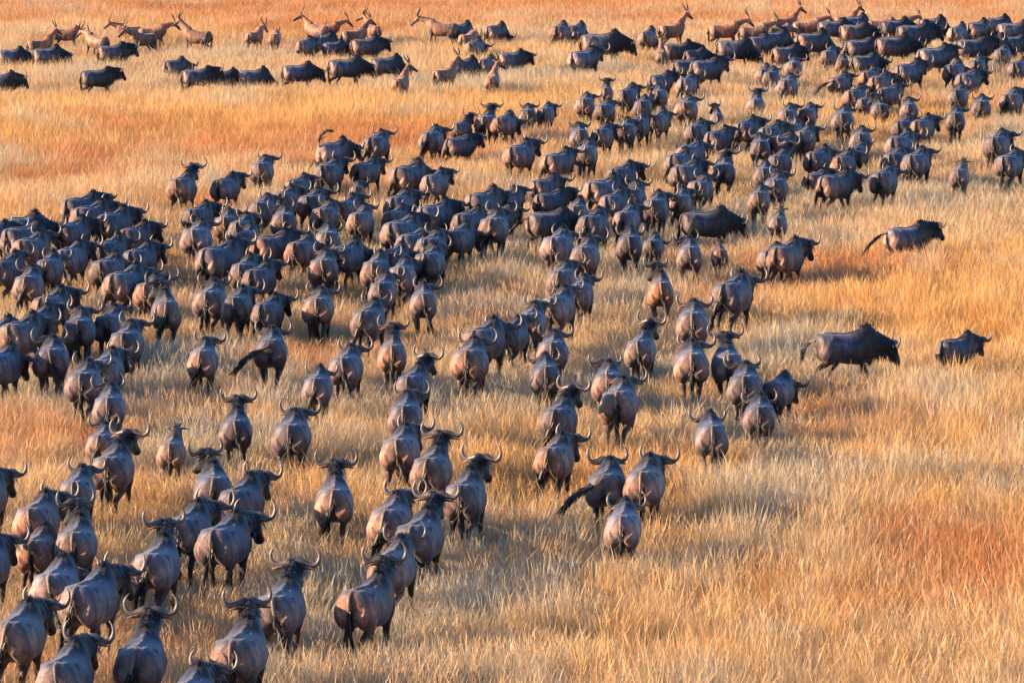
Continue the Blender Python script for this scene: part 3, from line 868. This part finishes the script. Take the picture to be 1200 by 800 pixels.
DENS = 8.0
Y0, Y1 = 60.0, 290.0
WX = Y1 * .106 + 6
n = int(DENS * (2 * WX) * (Y1 - Y0))
gx, gy = rng.uniform(-WX, WX, n), rng.uniform(Y0, Y1, n)
keep = np.abs(gx) < gy * .106 + 5
gx, gy = gx[keep], gy[keep]
n = len(gx)
big = grid_noise(gx, gy, 14, 1) * .6 + grid_noise(gx, gy, 5, 2) * .4
mid = grid_noise(gx + 31, gy, 3.1, 3) * .6 + grid_noise(gx, gy + 17, 1.2, 4) * .4
fine = grid_noise(gx, gy, .5, 5)
redn = grid_noise(gx, gy, 7.5, 8) * .5 + grid_noise(gx, gy, 2.0, 9) * .5
STRAW = np.array([.64, .465, .265]); GOLD = np.array([.70, .42, .155]); RED = np.array([.58, .27, .11]); GREY = np.array([.52, .465, .345])
# kinds of grass growing in patches over the plain: (photo x, y, radius in m across, radius in depth, amount)
RED_SPOTS = [(1100, 640, .9, 2.2, .8), (1000, 470, 2.0, 4, .45), (150, 195, 7, 9, .85), (60, 510, 1.5, 3, .6), (330, 420, 1.5, 4, .55), (220, 740, 1.6, 3, .45), (60, 12, 14, 14, .5), (400, 8, 14, 10, .45),
             (700, 10, 16, 14, .6), (1150, 14, 10, 12, .6), (150, 320, 1.5, 3, .5), (690, 560, 2, 3, .4), (450, 720, 1.6, 3, .3), (960, 300, 3, 5, .5), (420, 170, 5, 6, .5), (1180, 680, .8, 2, .5)]
GOLD_SPOTS = [(1130, 330, 4, 9, .9), (200, 150, 10, 10, .8), (900, 780, 3, 5, .6), (1150, 520, 2, 5, .8), (560, 130, 6, 6, .6), (860, 680, 3, 4, .6), (1160, 380, 3, 6, .8)]
GREY_SPOTS = [(840, 560, 3, 4, .6), (460, 500, 3, 6, .45), (1000, 620, 2, 3, .55), (600, 660, 1.5, 3, .45), (200, 470, 3, 5, .5), (940, 720, 1.5, 3, .5), (700, 400, 4, 8, .4), (1010, 350, 3, 5, .3)]


def spots(lst):
    o = np.zeros(n)
    for px, py, ra, rb, amt in lst:
        c = ground_at(px, py, .3)
        o += amt * np.exp(-((gx - c[0]) / (ra * 1.15)) ** 2 - ((gy - c[1]) / (rb * 1.4)) ** 2)
    return o


# trodden shorter where many animals walk close together; grey tint paints in their shade
near = np.full(n, 9.0)
for px, py in SPOT:
    if np.sum(np.hypot(SPOT[:, 0] - px, SPOT[:, 1] - py) < 4.5) >= 4:
        near = np.minimum(near, np.hypot(gx - px, (gy - py) * .8))
wr = np.clip(spots(RED_SPOTS) * 1.1 + (redn - .62) * 2.2 + (fine - .5) * .9, 0, .9)
wg = np.clip(spots(GOLD_SPOTS) + (big - .48) * 2.4 + (fine - .5) * .5, 0, 1)
wy = np.clip(spots(GREY_SPOTS) + (mid - .58) * 2.6 + (.5 - fine) * .5 + .35 * np.clip(1.5 - near / 2, 0, 1), 0, .9)
tint = STRAW[None] * np.ones((n, 1))
for w, c in ((wg, GOLD), (wy, GREY), (wr, RED)):
    w = .45 * w + .55 * (rng.random(n) < w)             # kinds of grass stand mixed, tuft by tuft
    tint = tint * (1 - w[:, None]) + c[None] * w[:, None]
tint *= (.82 + .36 * rng.random((n, 1)))
hgt = 1.0 + .5 * (mid - .5) + .55 * (big - .5) + rng.normal(0, .12, n) - .18 * wr
hgt *= np.clip(.48 + .52 * (near / 1.8), .48, 1)
hgt = np.clip(hgt, .38, 1.35)
me = bpy.data.meshes.new('grass')
me.vertices.add(n)
me.vertices.foreach_set('co', np.stack([gx, gy, np.zeros(n)], 1).astype(np.float32).ravel())
for nm, tp, dat in (('tint', 'FLOAT_COLOR', np.concatenate([tint, np.ones((n, 1))], 1)), ('spin', 'FLOAT_VECTOR', np.stack([rng.normal(0, .06, n), rng.normal(0, .06, n), rng.uniform(0, 6.283, n)], 1)),
                    ('size', 'FLOAT_VECTOR', np.stack([np.ones(n), np.ones(n), hgt], 1))):
    a = me.attributes.new(nm, tp, 'POINT')
    a.data.foreach_set('color' if tp == 'FLOAT_COLOR' else 'vector', dat.astype(np.float32).ravel())
me.update()
grass = bpy.data.objects.new('grass', me)
grass['kind'] = 'stuff'; grass['label'] = 'tall dry golden and reddish grass covering the plain'; grass['category'] = 'grass'
col.objects.link(grass)
ng = bpy.data.node_groups.new('grass_scatter', 'GeometryNodeTree')
ng.interface.new_socket('Geometry', in_out='INPUT', socket_type='NodeSocketGeometry')
ng.interface.new_socket('Geometry', in_out='OUTPUT', socket_type='NodeSocketGeometry')
gi, go = ng.nodes.new('NodeGroupInput'), ng.nodes.new('NodeGroupOutput')
mp = ng.nodes.new('GeometryNodeMeshToPoints')
ip = ng.nodes.new('GeometryNodeInstanceOnPoints')
ci = ng.nodes.new('GeometryNodeCollectionInfo')
ci.inputs['Collection'].default_value = tufts
ci.inputs['Separate Children'].default_value = True
ip.inputs['Pick Instance'].default_value = True


def named(nm, tp):
    q = ng.nodes.new('GeometryNodeInputNamedAttribute')
    q.data_type = tp
    q.inputs['Name'].default_value = nm
    return q


ng.links.new(gi.outputs[0], mp.inputs['Mesh'])
ng.links.new(mp.outputs[0], ip.inputs['Points'])
ng.links.new(ci.outputs[0], ip.inputs['Instance'])
e2r = ng.nodes.new('FunctionNodeEulerToRotation')
ng.links.new(named('spin', 'FLOAT_VECTOR').outputs['Attribute'], e2r.inputs[0])
ng.links.new(e2r.outputs[0], ip.inputs['Rotation'])
ng.links.new(named('size', 'FLOAT_VECTOR').outputs['Attribute'], ip.inputs['Scale'])
ng.links.new(ip.outputs[0], go.inputs[0])
mod = grass.modifiers.new('scatter', 'NODES')
mod.node_group = ng
